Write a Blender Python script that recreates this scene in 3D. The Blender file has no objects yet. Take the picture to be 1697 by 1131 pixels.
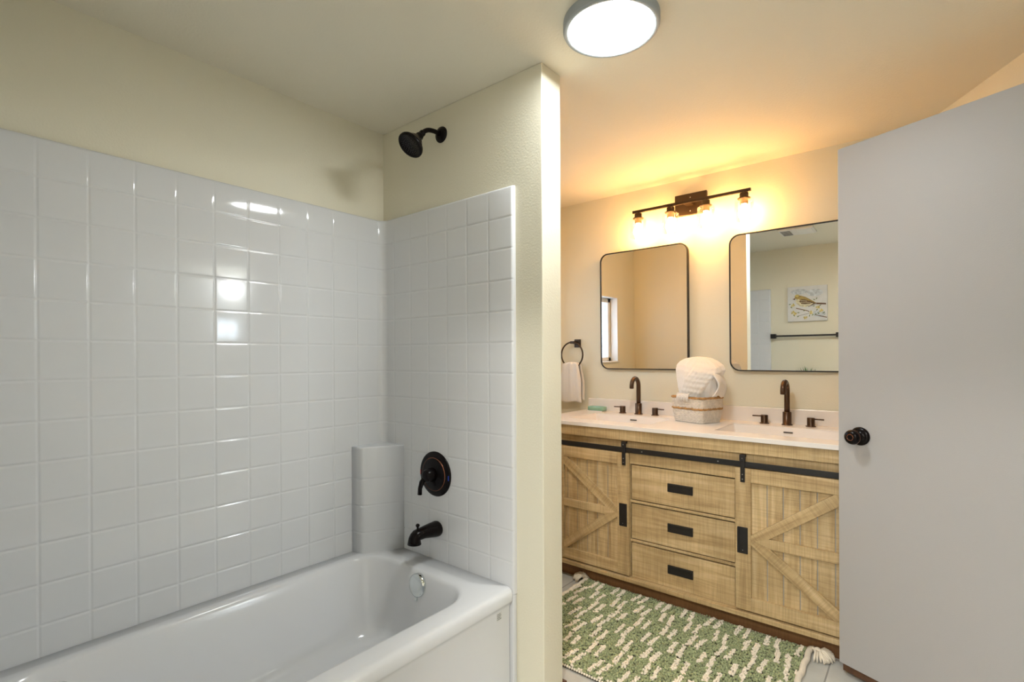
import bpy, bmesh, math, random
from mathutils import Vector, Matrix
from math import sin, cos, pi, radians, sqrt, atan2

random.seed(7)
C = bpy.context.scene.collection
SC = bpy.context.scene

# ------------------------------------------------------------------ camera
CAM_H = 1.246
cam_d = bpy.data.cameras.new('camera')
cam = bpy.data.objects.new('camera', cam_d)
C.objects.link(cam)
yaw, pitch, roll = radians(39.31), radians(-0.107), radians(-0.2635)
F = Vector((-sin(yaw)*cos(pitch), cos(yaw)*cos(pitch), sin(pitch)))
R0 = Vector((cos(yaw), sin(yaw), 0))
U0 = R0.cross(F)
R = R0*cos(roll) + U0*sin(roll)
U = -R0*sin(roll) + U0*cos(roll)
m = Matrix((R, U, -F)).transposed().to_4x4()
m.translation = Vector((0, 0, CAM_H))
cam.matrix_world = m
cam_d.sensor_fit = 'HORIZONTAL'
cam_d.sensor_width = 36.0
cam_d.lens = 36.0*839.3/1697.0
cam_d.shift_y = 28.7/1697.0
cam_d.clip_start = 0.01
SC.camera = cam

# ------------------------------------------------------------------ world, exposure, lamp levels
w = bpy.data.worlds.new('world'); SC.world = w
w.use_nodes = True
bg = w.node_tree.nodes['Background']
bg.inputs['Color'].default_value = (0.80, 0.90, 1.0, 1)
bg.inputs['Strength'].default_value = 18.0
SC.view_settings.view_transform = 'Standard'
SC.view_settings.look = 'None'
SC.view_settings.exposure = 0.93
SC.view_settings.gamma = 1.0
SC.view_settings.use_curve_mapping = False
DISC_LEVEL = 43.0
BULB_LEVEL = 56.0
HALL_LEVEL = 260.0
CORRIDOR_FILL = 210.0

# ------------------------------------------------------------------ room numbers (metres, floor z = 0)
CEIL = 2.307
YB, Y1, Y2, YV = -0.05, 1.479, 1.599, 3.007      # back wall, partition front, partition rear, vanity wall
XL, XN, XP, XS = -1.997, -2.10, -1.068, -1.191   # tub wall, nook wall, partition end, surround end
DX0, DX1 = -0.44, 0.42                             # doorway in the back wall
CX_0, CX_1, CYB = -1.3, 1.3, -1.5                 # corridor behind it
RX = 2.6                                         # far wall of the room beyond the doorway

# ------------------------------------------------------------------ materials
def new_mat(name):
    mt = bpy.data.materials.new(name); mt.use_nodes = True
    nt = mt.node_tree
    return mt, nt, nt.nodes['Principled BSDF']

def pbr(name, col, rough=0.5, metal=0.0, bump=0.0, bscale=200.0, var=0.0, vscale=8.0, coat=0.0, sheen=0.0, detail=3.0, spec=0.5):
    mt, nt, b = new_mat(name)
    b.inputs['Base Color'].default_value = (*col, 1)
    b.inputs['Roughness'].default_value = rough
    b.inputs['Metallic'].default_value = metal
    b.inputs['Specular IOR Level'].default_value = spec
    if coat:
        b.inputs['Coat Weight'].default_value = coat
        b.inputs['Coat Roughness'].default_value = 0.08
    if sheen:
        b.inputs['Sheen Weight'].default_value = sheen
    tc = nt.nodes.new('ShaderNodeTexCoord')
    if var:
        n = nt.nodes.new('ShaderNodeTexNoise'); n.inputs['Scale'].default_value = vscale; n.inputs['Detail'].default_value = 4
        nt.links.new(tc.outputs['Object'], n.inputs['Vector'])
        r = nt.nodes.new('ShaderNodeValToRGB')
        r.color_ramp.elements[0].position = 0.3; r.color_ramp.elements[1].position = 0.7
        r.color_ramp.elements[0].color = (*[max(0, c*(1-var)) for c in col], 1)
        r.color_ramp.elements[1].color = (*[min(1, c*(1+var)) for c in col], 1)
        nt.links.new(n.outputs['Fac'], r.inputs['Fac'])
        nt.links.new(r.outputs['Color'], b.inputs['Base Color'])
    if bump:
        n = nt.nodes.new('ShaderNodeTexNoise'); n.inputs['Scale'].default_value = bscale; n.inputs['Detail'].default_value = detail
        nt.links.new(tc.outputs['Object'], n.inputs['Vector'])
        bp = nt.nodes.new('ShaderNodeBump'); bp.inputs['Strength'].default_value = bump; bp.inputs['Distance'].default_value = 0.004
        nt.links.new(n.outputs['Fac'], bp.inputs['Height'])
        nt.links.new(bp.outputs['Normal'], b.inputs['Normal'])
    return mt

def emit(name, col, strength):
    mt = bpy.data.materials.new(name); mt.use_nodes = True
    nt = mt.node_tree; nt.nodes.clear()
    o = nt.nodes.new('ShaderNodeOutputMaterial'); e = nt.nodes.new('ShaderNodeEmission')
    e.inputs['Color'].default_value = (*col, 1); e.inputs['Strength'].default_value = strength
    nt.links.new(e.outputs[0], o.inputs['Surface'])
    return mt

def clear_glass(name, tint=(1, 1, 1), gloss=0.12):
    mt = bpy.data.materials.new(name); mt.use_nodes = True
    nt = mt.node_tree; nt.nodes.clear()
    o = nt.nodes.new('ShaderNodeOutputMaterial')
    t = nt.nodes.new('ShaderNodeBsdfTransparent'); t.inputs['Color'].default_value = (*tint, 1)
    g = nt.nodes.new('ShaderNodeBsdfGlossy'); g.inputs['Roughness'].default_value = 0.03
    lw = nt.nodes.new('ShaderNodeLayerWeight'); lw.inputs['Blend'].default_value = 0.35
    mth = nt.nodes.new('ShaderNodeMath'); mth.operation = 'MULTIPLY'; mth.inputs[1].default_value = gloss*4
    nt.links.new(lw.outputs['Fresnel'], mth.inputs[0])
    mx = nt.nodes.new('ShaderNodeMixShader')
    nt.links.new(mth.outputs[0], mx.inputs['Fac'])
    nt.links.new(t.outputs[0], mx.inputs[1]); nt.links.new(g.outputs[0], mx.inputs[2])
    nt.links.new(mx.outputs[0], o.inputs['Surface'])
    return mt

def wood(name, rot=0.0, dark=1.0, tint=(1, 1, 1)):
    """light oak with saw marks; the grain runs along local X turned by rot about Y"""
    mt, nt, b = new_mat(name)
    L = nt.links.new
    tc = nt.nodes.new('ShaderNodeTexCoord')
    oi = nt.nodes.new('ShaderNodeObjectInfo')
    vm = nt.nodes.new('ShaderNodeVectorMath'); vm.operation = 'ADD'
    cx = nt.nodes.new('ShaderNodeCombineXYZ')
    mu = nt.nodes.new('ShaderNodeMath'); mu.operation = 'MULTIPLY'; mu.inputs[1].default_value = 7.0
    L(oi.outputs['Random'], mu.inputs[0]); L(mu.outputs[0], cx.inputs['Z']); L(mu.outputs[0], cx.inputs['X'])
    m0 = nt.nodes.new('ShaderNodeMapping'); m0.inputs['Rotation'].default_value = (0, rot, 0)
    L(tc.outputs['Object'], m0.inputs['Vector'])
    L(m0.outputs['Vector'], vm.inputs[0]); L(cx.outputs[0], vm.inputs[1])
    m1 = nt.nodes.new('ShaderNodeMapping'); m1.inputs['Scale'].default_value = (1.6, 26, 26)
    L(vm.outputs[0], m1.inputs['Vector'])
    n1 = nt.nodes.new('ShaderNodeTexNoise'); n1.inputs['Scale'].default_value = 1.5; n1.inputs['Detail'].default_value = 7
    n1.inputs['Roughness'].default_value = 0.62; n1.inputs['Distortion'].default_value = 0.6
    L(m1.outputs[0], n1.inputs['Vector'])
    m2 = nt.nodes.new('ShaderNodeMapping'); m2.inputs['Scale'].default_value = (210, 9, 9)
    L(vm.outputs[0], m2.inputs['Vector'])
    n2 = nt.nodes.new('ShaderNodeTexNoise'); n2.inputs['Scale'].default_value = 1.0; n2.inputs['Detail'].default_value = 2
    L(m2.outputs[0], n2.inputs['Vector'])
    n3 = nt.nodes.new('ShaderNodeTexNoise'); n3.inputs['Scale'].default_value = 5.0; n3.inputs['Detail'].default_value = 2
    L(vm.outputs[0], n3.inputs['Vector'])
    r = nt.nodes.new('ShaderNodeValToRGB')
    e = r.color_ramp.elements
    e[0].position = 0.28; e[0].color = (0.36*dark*tint[0], 0.24*dark*tint[1], 0.11*dark*tint[2], 1)
    e[1].position = 0.72; e[1].color = (0.70*dark*tint[0], 0.545*dark*tint[1], 0.32*dark*tint[2], 1)
    k = e.new(0.5); k.color = (0.56*dark*tint[0], 0.41*dark*tint[1], 0.21*dark*tint[2], 1)
    L(n1.outputs['Fac'], r.inputs['Fac'])
    mx = nt.nodes.new('ShaderNodeMix'); mx.data_type = 'RGBA'; mx.blend_type = 'MULTIPLY'
    mx.inputs['Factor'].default_value = 0.3
    r2 = nt.nodes.new('ShaderNodeValToRGB')
    r2.color_ramp.elements[0].position = 0.35; r2.color_ramp.elements[0].color = (0.55, 0.5, 0.45, 1)
    r2.color_ramp.elements[1].position = 0.6; r2.color_ramp.elements[1].color = (1.1, 1.1, 1.1, 1)
    L(n2.outputs['Fac'], r2.inputs['Fac'])
    L(r.outputs['Color'], mx.inputs['A']); L(r2.outputs['Color'], mx.inputs['B'])
    mx2 = nt.nodes.new('ShaderNodeMix'); mx2.data_type = 'RGBA'; mx2.blend_type = 'MULTIPLY'
    mx2.inputs['Factor'].default_value = 0.5
    r3 = nt.nodes.new('ShaderNodeValToRGB')
    r3.color_ramp.elements[0].position = 0.3; r3.color_ramp.elements[0].color = (0.6, 0.57, 0.5, 1)
    r3.color_ramp.elements[1].position = 0.7; r3.color_ramp.elements[1].color = (1.1, 1.1, 1.1, 1)
    L(n3.outputs['Fac'], r3.inputs['Fac'])
    L(mx.outputs['Result'], mx2.inputs['A']); L(r3.outputs['Color'], mx2.inputs['B'])
    L(mx2.outputs['Result'], b.inputs['Base Color'])
    b.inputs['Roughness'].default_value = 0.55
    bp = nt.nodes.new('ShaderNodeBump'); bp.inputs['Strength'].default_value = 0.35; bp.inputs['Distance'].default_value = 0.002
    L(n2.outputs['Fac'], bp.inputs['Height']); L(bp.outputs['Normal'], b.inputs['Normal'])
    return mt

M = {}
M['wall'] = pbr('wall_paint', (0.78, 0.745, 0.60), 0.55, bump=0.22, bscale=150, spec=0.4)
M['ceiling'] = pbr('ceiling_paint', (0.80, 0.76, 0.63), 0.7, bump=0.4, bscale=110, spec=0.3)
M['trim'] = pbr('white_trim', (0.80, 0.79, 0.76), 0.4)
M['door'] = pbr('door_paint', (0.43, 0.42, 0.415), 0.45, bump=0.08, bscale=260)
M['base_and_gap'] = pbr('brown_wood_and_gap_shade', (0.10, 0.045, 0.02), 0.6, var=0.3, vscale=30)  # brown of the base strip; also paints the dark gap under the door
M['acrylic'] = pbr('white_acrylic', (0.70, 0.715, 0.73), 0.075, bump=0.012, bscale=9, detail=1)
M['tub'] = pbr('white_tub', (0.72, 0.73, 0.745), 0.16)
M['bronze'] = pbr('oil_rubbed_bronze', (0.006, 0.004, 0.004), 0.25, metal=0.0, spec=0.14)
M['bronze_edge'] = pbr('worn_bronze_edge', (0.22, 0.09, 0.05), 0.3, metal=1.0)
M['chrome'] = pbr('chrome', (0.72, 0.76, 0.76), 0.08, metal=1.0)
M['black'] = pbr('matte_black_metal', (0.008, 0.0075, 0.008), 0.5)
M['faucet'] = pbr('brushed_bronze', (0.09, 0.055, 0.036), 0.3, metal=0.85, bump=0.05, bscale=500)
M['fixture'] = pbr('dark_bronze_fixture', (0.045, 0.028, 0.016), 0.42, metal=0.5)
M['screw'] = pbr('screw_head', (0.35, 0.34, 0.33), 0.3, metal=1.0)
M['mirror'] = pbr('mirror_glass', (0.86, 0.87, 0.86), 0.0, metal=1.0)
M['counter'] = pbr('white_counter', (0.83, 0.79, 0.75), 0.22)
M['slot'] = pbr('dark_slot', (0.05, 0.04, 0.035), 0.5)
M['wood_h'] = wood('oak_horizontal', 0.0)
M['wood_v'] = wood('oak_vertical', radians(90))
M['wood_u'] = wood('oak_rising', radians(37))
M['wood_d'] = wood('oak_falling', radians(-37))
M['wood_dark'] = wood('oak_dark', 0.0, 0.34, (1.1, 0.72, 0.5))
M['groove'] = pbr('grey_groove', (0.34, 0.34, 0.32), 0.7)
M['gap'] = pbr('cabinet_gap_shade', (0.012, 0.009, 0.007), 0.8)
M['disc'] = emit('light_diffuser', (0.97, 1.0, 1.0), DISC_LEVEL)
M['disc_rim'] = pbr('grey_rim', (0.36, 0.40, 0.42), 0.45)
M['bulb'] = emit('warm_bulb', (1.0, 0.50, 0.15), BULB_LEVEL)
M['glass'] = clear_glass('clear_glass')
M['pane'] = clear_glass('window_glass', (0.96, 0.98, 1.0), 0.08)
M['dim_pane'] = clear_glass('dimming_glass', (0.36, 0.38, 0.40), 0.08)  # tint added to dim the daylight through the side window
M['towel'] = pbr('white_terry', (0.82, 0.78, 0.72), 0.95, bump=0.6, bscale=420, sheen=0.3)
M['throw'] = pbr('white_knit', (0.83, 0.80, 0.76), 0.95, bump=0.5, bscale=260, sheen=0.3)
M['weave'] = pbr('white_woven_fibre', (0.76, 0.70, 0.62), 0.8, bump=0.5, bscale=300, var=0.12, vscale=60)
M['rope'] = pbr('tan_seagrass', (0.42, 0.235, 0.085), 0.75, bump=0.5, bscale=300, var=0.35, vscale=60)
M['green'] = pbr('green_yarn', (0.32, 0.365, 0.19), 0.95, var=0.5, vscale=130, sheen=0.2)
M['cream'] = pbr('cream_yarn', (0.86, 0.78, 0.64), 0.95, var=0.1, vscale=40, sheen=0.2)
M['rugbase'] = pbr('rug_backing', (0.07, 0.06, 0.04), 0.95)
M['canvas'] = pbr('canvas', (0.72, 0.72, 0.70), 0.8, var=0.06, vscale=14)
M['hallwall'] = pbr('hall_paint', (0.72, 0.72, 0.70), 0.7)

def vinyl():
    mt, nt, b = new_mat('vinyl_floor')
    tc = nt.nodes.new('ShaderNodeTexCoord')
    br = nt.nodes.new('ShaderNodeTexBrick')
    br.offset = 0.0
    br.inputs['Scale'].default_value = 1.0
    br.inputs['Brick Width'].default_value = 0.305; br.inputs['Row Height'].default_value = 0.305
    br.inputs['Mortar Size'].default_value = 0.003
    br.inputs['Color1'].default_value = (0.62, 0.62, 0.58, 1); br.inputs['Color2'].default_value = (0.57, 0.575, 0.54, 1)
    br.inputs['Mortar'].default_value = (0.33, 0.33, 0.31, 1)
    n = nt.nodes.new('ShaderNodeTexNoise'); n.inputs['Scale'].default_value = 9; n.inputs['Detail'].default_value = 6
    nt.links.new(tc.outputs['Object'], br.inputs['Vector']); nt.links.new(tc.outputs['Object'], n.inputs['Vector'])
    mx = nt.nodes.new('ShaderNodeMix'); mx.data_type = 'RGBA'; mx.blend_type = 'MULTIPLY'; mx.inputs['Factor'].default_value = 0.5
    r = nt.nodes.new('ShaderNodeValToRGB')
    r.color_ramp.elements[0].position = 0.3; r.color_ramp.elements[0].color = (0.7, 0.7, 0.68, 1)
    r.color_ramp.elements[1].position = 0.65
    nt.links.new(n.outputs['Fac'], r.inputs['Fac'])
    nt.links.new(br.outputs['Color'], mx.inputs['A']); nt.links.new(r.outputs['Color'], mx.inputs['B'])
    nt.links.new(mx.outputs['Result'], b.inputs['Base Color'])
    b.inputs['Roughness'].default_value = 0.35
    return mt
M['floor'] = vinyl()

def soap_glass():
    mt, nt, b = new_mat('pale_green_glass')
    b.inputs['Base Color'].default_value = (0.34, 0.62, 0.47, 1)
    b.inputs['Roughness'].default_value = 0.12
    b.inputs['Transmission Weight'].default_value = 0.35
    return mt
M['soap'] = soap_glass()

# ------------------------------------------------------------------ mesh helpers
WM = {}   # world matrix of every object made here

class MB:
    def __init__(s):
        s.v = []; s.f = []; s.mi = []; s.cur = 0; s.sm = []; s.smooth = False
    def add(s, vs, fs, smooth=None):
        o = len(s.v)
        s.v += [tuple(x) for x in vs]
        for f in fs:
            s.f.append(tuple(i+o for i in f)); s.mi.append(s.cur)
            s.sm.append(s.smooth if smooth is None else smooth)
        return s
    def box(s, x0, x1, y0, y1, z0, z1, bev=0.0, seg=2):
        bm = bmesh.new()
        bmesh.ops.create_cube(bm, size=1.0)
        for v in bm.verts:
            v.co = Vector(((x0+x1)/2+v.co.x*(x1-x0), (y0+y1)/2+v.co.y*(y1-y0), (z0+z1)/2+v.co.z*(z1-z0)))
        if bev:
            bmesh.ops.bevel(bm, geom=list(bm.edges), offset=bev, segments=seg, profile=0.5, affect='EDGES')
        bm.verts.index_update()
        s.add([v.co[:] for v in bm.verts], [[v.index for v in f.verts] for f in bm.faces], False)
        bm.free(); return s
    def prism(s, poly, y0, y1):
        """poly of (x, z), extruded along y"""
        n = len(poly)
        a = sum(poly[i][0]*poly[(i+1) % n][1]-poly[(i+1) % n][0]*poly[i][1] for i in range(n))
        if a < 0: poly = poly[::-1]
        vs = [(x, y0, z) for x, z in poly]+[(x, y1, z) for x, z in poly]
        fs = [tuple(range(n)), tuple(range(2*n-1, n-1, -1))]
        fs += [(i, i+n, (i+1) % n+n, (i+1) % n) for i in range(n)]
        return s.add(vs, fs, False)
    def loft(s, loops, cap0=False, cap1=False, closed=True, smooth=True):
        n = len(loops[0]); vs = [p for l in loops for p in l]; fs = []
        for i in range(len(loops)-1):
            for j in range(n if closed else n-1):
                k = (j+1) % n
                fs.append((i*n+j, i*n+k, (i+1)*n+k, (i+1)*n+j))
        s.add(vs, fs, smooth)
        if cap0: s.add(loops[0], [tuple(range(n))[::-1]], False)
        if cap1: s.add(loops[-1], [tuple(range(n))], False)
        return s
    def lathe(s, prof, origin=(0, 0, 0), axis=(0, 0, 1), n=32, cap=True):
        """prof: list of (radius, distance along the axis)"""
        a = Vector(axis).normalized(); o = Vector(origin)
        t = Vector((1, 0, 0)) if abs(a.x) < 0.8 else Vector((0, 1, 0))
        u = a.cross(t).normalized(); w_ = a.cross(u)
        loops = [[(o+a*h+(u*cos(2*pi*j/n)+w_*sin(2*pi*j/n))*r)[:] for j in range(n)] for r, h in prof]
        return s.loft(loops, cap and prof[0][0] > 1e-6, cap and prof[-1][0] > 1e-6)
    def cyl(s, p0, p1, r, n=24, r1=None):
        p0 = Vector(p0); p1 = Vector(p1); d = p1-p0
        return s.lathe([(r, 0), (r if r1 is None else r1, d.length)], p0, d, n)
    def tube(s, path, r, n=16, cap=True, closed=False):
        path = [Vector(p) for p in path]; N = len(path)
        rr_ = r if isinstance(r, (list, tuple)) else [r]*N
        tg = []
        for i in range(N):
            if closed: d = path[(i+1) % N]-path[i-1]
            else: d = path[min(i+1, N-1)]-path[max(i-1, 0)]
            tg.append(d.normalized())
        t = Vector((0, 0, 1)) if abs(tg[0].z) < 0.9 else Vector((1, 0, 0))
        u = tg[0].cross(t).normalized(); loops = []
        for i in range(N):
            u = (u-tg[i]*u.dot(tg[i])).normalized(); w_ = tg[i].cross(u)
            loops.append([(path[i]+(u*cos(2*pi*j/n)+w_*sin(2*pi*j/n))*rr_[i])[:] for j in range(n)])
        if closed: loops.append(loops[0])
        return s.loft(loops, cap and not closed, cap and not closed)
    def sphere(s, c, r, n=20, sc=(1, 1, 1)):
        loops = []
        for i in range(n//2+1):
            a = pi*i/(n//2)
            loops.append([(c[0]+r*sc[0]*sin(a)*cos(2*pi*j/n), c[1]+r*sc[1]*sin(a)*sin(2*pi*j/n), c[2]-r*sc[2]*cos(a)) for j in range(n)])
        return s.loft(loops)
    def build(s, name, mats, parent=None, origin=None, label=None, local=False, recalc=True):
        me = bpy.data.meshes.new(name)
        if parent is not None: W = WM[parent.name]
        else: W = Matrix.Translation(Vector(origin or (0, 0, 0)))
        inv = W.inverted()
        vs = s.v if local else [(inv @ Vector(v))[:] for v in s.v]
        me.from_pydata(vs, [], s.f)
        for i, p in enumerate(me.polygons):
            p.material_index = s.mi[i]; p.use_smooth = s.sm[i]
        for mt in (mats if isinstance(mats, (list, tuple)) else [mats]): me.materials.append(mt)
        if recalc:
            bm = bmesh.new(); bm.from_mesh(me)
            bmesh.ops.remove_doubles(bm, verts=bm.verts, dist=1e-6)
            bmesh.ops.recalc_face_normals(bm, faces=bm.faces)
            bm.to_mesh(me); bm.free()
        o = bpy.data.objects.new(name, me); C.objects.link(o)
        if parent is not None: o.parent = parent
        else: o.location = W.translation
        WM[o.name] = W
        if label: o['label'] = label
        return o

def thing(name, label, cat, loc=(0, 0, 0), rot=None, group=None):
    o = bpy.data.objects.new(name, None); C.objects.link(o)
    o.empty_display_size = 0.05
    Wm = Matrix.Translation(Vector(loc))
    if rot is not None: Wm = Wm @ rot.to_4x4()
    o.matrix_world = Wm; WM[o.name] = Wm
    tag(o, label, cat, group)
    return o

def tag(o, label, cat, group=None):
    o['label'] = label; o['category'] = cat
    if group: o['group'] = group
    return o

def struct(o, label=None):
    o['kind'] = 'structure'
    if label: o['label'] = label
    return o

def rrect(x0, x1, y0, y1, r, z, nc=10, ns=8):
    pts = []
    cs = [(x1-r, y0+r, -pi/2), (x1-r, y1-r, 0), (x0+r, y1-r, pi/2), (x0+r, y0+r, pi)]
    for k, (cx, cy, a0) in enumerate(cs):
        for i in range(nc+1):
            a = a0+pi/2*i/nc
            pts.append((cx+r*cos(a), cy+r*sin(a), z))
        nx, ny, na = cs[(k+1) % 4]
        e = (nx+r*cos(na), ny+r*sin(na)); p = pts[-1]
        for i in range(1, ns):
            t = i/ns; pts.append((p[0]+(e[0]-p[0])*t, p[1]+(e[1]-p[1])*t, z))
    return pts

def smoothstep(t):
    t = max(0, min(1, t)); return t*t*(3-2*t)

# ------------------------------------------------------------------ room shell
TH = 0.12
o = MB().box(XN-0.3, RX+0.2, CYB-0.2, YV+0.2, -0.1, 0.0).build('floor', M['floor'], origin=(0, 0, 0)); struct(o)
o = MB().box(XN-0.3, RX+0.2, CYB-0.2, YV+0.2, CEIL, CEIL+0.1).build('ceiling', M['ceiling'], origin=(0, 0, CEIL)); struct(o)
o = MB().box(XL-0.2, XL, YB-0.12, Y1, 0, CEIL).build('wall_left', M['wall'], origin=(XL, 0.7, 0)); struct(o, 'cream painted wall above the tub surround')
# nook wall with the window opening
WY0, WY1, WZ0, WZ1 = 1.93, 2.72, 1.18, 1.75
b = MB()
b.box(XN-TH, XN, Y2, WY0, 0, CEIL); b.box(XN-TH, XN, WY1, YV, 0, CEIL)
b.box(XN-TH, XN, WY0, WY1, 0, WZ0); b.box(XN-TH, XN, WY0, WY1, WZ1, CEIL)
o = b.build('wall_side', M['wall'], origin=(XN, 2.3, 0)); struct(o, 'cream side wall with a small window, seen in the left mirror')
o = MB().box(XN-TH, XP, Y1, Y2, 0, CEIL, 0.003).build('wall_partition', M['wall'], origin=((XL+XP)/2, Y1, 0)); struct(o, 'partition wall between the tub and the vanity')
o = MB().box(XN-TH, RX+TH, YV, YV+TH, 0, CEIL).build('wall_front', M['wall'], origin=(0, YV, 0)); struct(o, 'cream wall behind the vanity and mirrors')
b = MB().box(XN-TH, DX0, YB-TH, YB, 0, CEIL).box(DX1, RX+TH, YB-TH, YB, 0, CEIL).box(DX0, DX1, YB-TH, YB, 2.04, CEIL)
o = b.build('wall_back', M['wall'], origin=(0, YB, 0)); struct(o, 'wall with towel bar and bird painting, seen in the right mirror')
# unseen corridor behind the camera, added to send soft fill through the back doorway
b = MB().box(CX_0-TH, CX_1+TH, CYB-TH, CYB, 0, CEIL).box(CX_0-TH, CX_0, CYB, YB-TH, 0, CEIL).box(CX_1, CX_1+TH, CYB, YB-TH, 0, CEIL)
o = b.build('wall_corridor', M['hallwall'], origin=(0, CYB, 0)); struct(o, 'pale walls of the unseen corridor behind the camera')
b = MB().box(DX0, DX0+0.02, YB-TH, YB, 0, 2.04).box(DX1-0.02, DX1, YB-TH, YB, 0, 2.04).box(DX0, DX1, YB-TH, YB, 2.02, 2.04)
o = b.build('trim_3', M['trim'], origin=(0, YB, 0)); struct(o, 'white jamb of the doorway in the back wall')
# angled right wall with the doorway the open door belongs to
PA = Vector((-0.012, 3.007)); HG = Vector((0.565, 1.985))
wd = (HG-PA).normalized(); wn = Vector((-wd.y, wd.x))
DE = HG+wd*0.92
def slab(b, p, q, th, z0, z1):
    n = Vector((-(q-p).y, (q-p).x)).normalized()*th
    poly = [p, q, q+n, p+n]
    vs = [(a.x, a.y, z0) for a in poly]+[(a.x, a.y, z1) for a in poly]
    b.add(vs, [(0, 1, 2, 3), (7, 6, 5, 4)]+[(i, i+4, (i+1) % 4+4, (i+1) % 4) for i in range(4)], False)
b = MB()
slab(b, PA, HG+wd*0.005, 0.10, 0, CEIL)
slab(b, HG+wd*0.005, DE, 0.10, 2.07, CEIL)
slab(b, DE, Vector((DE.x+(DE.y-YB)*wd.x/-wd.y, YB)), 0.10, 0, CEIL)
o = b.build('wall_right', M['wall'], origin=(HG.x, HG.y, 0)); struct(o, 'angled cream wall behind the open door')
# far wall of the next room with its window
b = MB()
FWY0, FWY1, FWZ0, FWZ1 = 2.43, 2.73, 1.45, 1.76
b.box(RX, RX+TH, YB, FWY0, 0, CEIL); b.box(RX, RX+TH, FWY1, YV, 0, CEIL)
b.box(RX, RX+TH, FWY0, FWY1, 0, FWZ0); b.box(RX, RX+TH, FWY0, FWY1, FWZ1, CEIL)
o = b.build('wall_far', M['hallwall'], origin=(RX, 2, 0)); struct(o, 'far wall of the room beyond the doorway')

def window(name, x, y0, y1, z0, z1, sgn):
    b = MB(); fw = 0.045
    for (a0, a1, c0, c1) in ((y0, y0+fw, z0, z1), (y1-fw, y1, z0, z1), (y0, y1, z0, z0+fw), (y0, y1, z1-fw, z1)):
        b.box(x-0.02, x+0.02, a0, a1, c0, c1, 0.003)
    b.box(x-0.016, x+0.016, (y0+y1)/2-0.02, (y0+y1)/2+0.02, z0+fw, z1-fw, 0.003)
    o = b.build(name, M['trim'], origin=(x, (y0+y1)/2, z0)); struct(o)
    MB().box(x-0.003, x+0.003, y0+fw-0.005, y1-fw+0.005, z0+fw-0.005, z1-fw+0.005).build('pane', M['pane'] if sgn < 0 else M['dim_pane'], o)
    return o
o = window('window_1', XN-0.09, WY0, WY1, WZ0, WZ1, 1); o['label'] = 'small white framed window in the side wall, seen in the left mirror'
o = window('window_2', RX+0.05, FWY0, FWY1, FWZ0, FWZ1, -1); o['label'] = 'window of the room beyond the doorway'
# white liner of the window recess
b = MB()
b.box(XN-TH+0.06, XN+0.001, WY0, WY0+0.008, WZ0, WZ1); b.box(XN-TH+0.06, XN+0.001, WY1-0.008, WY1, WZ0, WZ1)
b.box(XN-TH+0.06, XN+0.001, WY0, WY1, WZ1-0.008, WZ1); b.box(XN-TH+0.06, XN+0.012, WY0, WY1, WZ0, WZ0+0.012, 0.003)
o = b.build('trim_1', M['trim'], origin=(XN, (WY0+WY1)/2, WZ0)); struct(o, 'white liner of the window recess')
b = MB().box(XP-0.4, XP+0.012, Y2, Y2+0.012, 0, 0.022, 0.004)
o = b.build('baseboard_partition', M['base_and_gap'], origin=(XP, Y2, 0)); struct(o, 'low brown base strip behind the partition')

# ------------------------------------------------------------------ open door
DP = Vector((-0.268, 2.345, 0)); dang = atan2(-0.4035, 0.915)
rotd = Matrix.Rotation(dang, 3, 'Z')
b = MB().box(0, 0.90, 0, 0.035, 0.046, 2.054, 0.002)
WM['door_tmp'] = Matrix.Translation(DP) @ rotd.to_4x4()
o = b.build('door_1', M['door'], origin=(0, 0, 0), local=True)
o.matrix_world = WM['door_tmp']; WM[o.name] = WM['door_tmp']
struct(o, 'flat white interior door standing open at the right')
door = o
MB().box(0.012, 0.89, 0.004, 0.031, 0.020, 0.0458, 0.001).build('door_gap_shade', M['base_and_gap'], door, local=True, label='dark brown strip along the bottom of the door')  # dark strip painted in for the shade below the door
b = MB(); b.smooth = True
kz = 0.942; kx = 0.080
prof = [(0.0345, 0.0), (0.0345, 0.004), (0.032, 0.008), (0.024, 0.011), (0.0125, 0.013), (0.0115, 0.028), (0.0135, 0.031), (0.022, 0.036),
        (0.0265, 0.043), (0.0275, 0.051), (0.0260, 0.058), (0.0215, 0.0635), (0.0145, 0.0665), (0.0105, 0.067), (0.0098, 0.0655), (0.006, 0.0655), (0.0, 0.066)]
b.lathe(prof, (kx, 0, kz), (0, -1, 0), 40)
kn = b.build('door_knob', M['bronze'], door, local=True, label='dark bronze door knob')
b = MB(); b.lathe([(0.0275, 0.050), (0.0279, 0.0505), (0.0279, 0.0515), (0.0274, 0.052)], (kx, 0, kz), (0, -1, 0), 40, cap=False)
b.lathe([(0.0100, 0.0668), (0.0112, 0.0676), (0.0122, 0.0668)], (kx, 0, kz), (0, -1, 0), 32, cap=False)
b.build('knob_ring', M['bronze_edge'], kn, local=True)
b = MB(); b.lathe([(r, h) for r, h in prof], (kx, 0.035, kz), (0, 1, 0), 32)
b.build('door_knob', M['bronze'], door, local=True)
# hinge-side jamb of that doorway
b = MB()
p = HG+wd*0.005
slab(b, p, p+wd*0.02, 0.10, 0, 2.07); slab(b, DE-wd*0.02, DE, 0.10, 0, 2.07); slab(b, p+wd*0.02, DE-wd*0.02, 0.10, 2.05, 2.07)
o = b.build('trim_2', M['trim'], origin=(HG.x, HG.y, 0)); struct(o, 'white jamb of the doorway')

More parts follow.
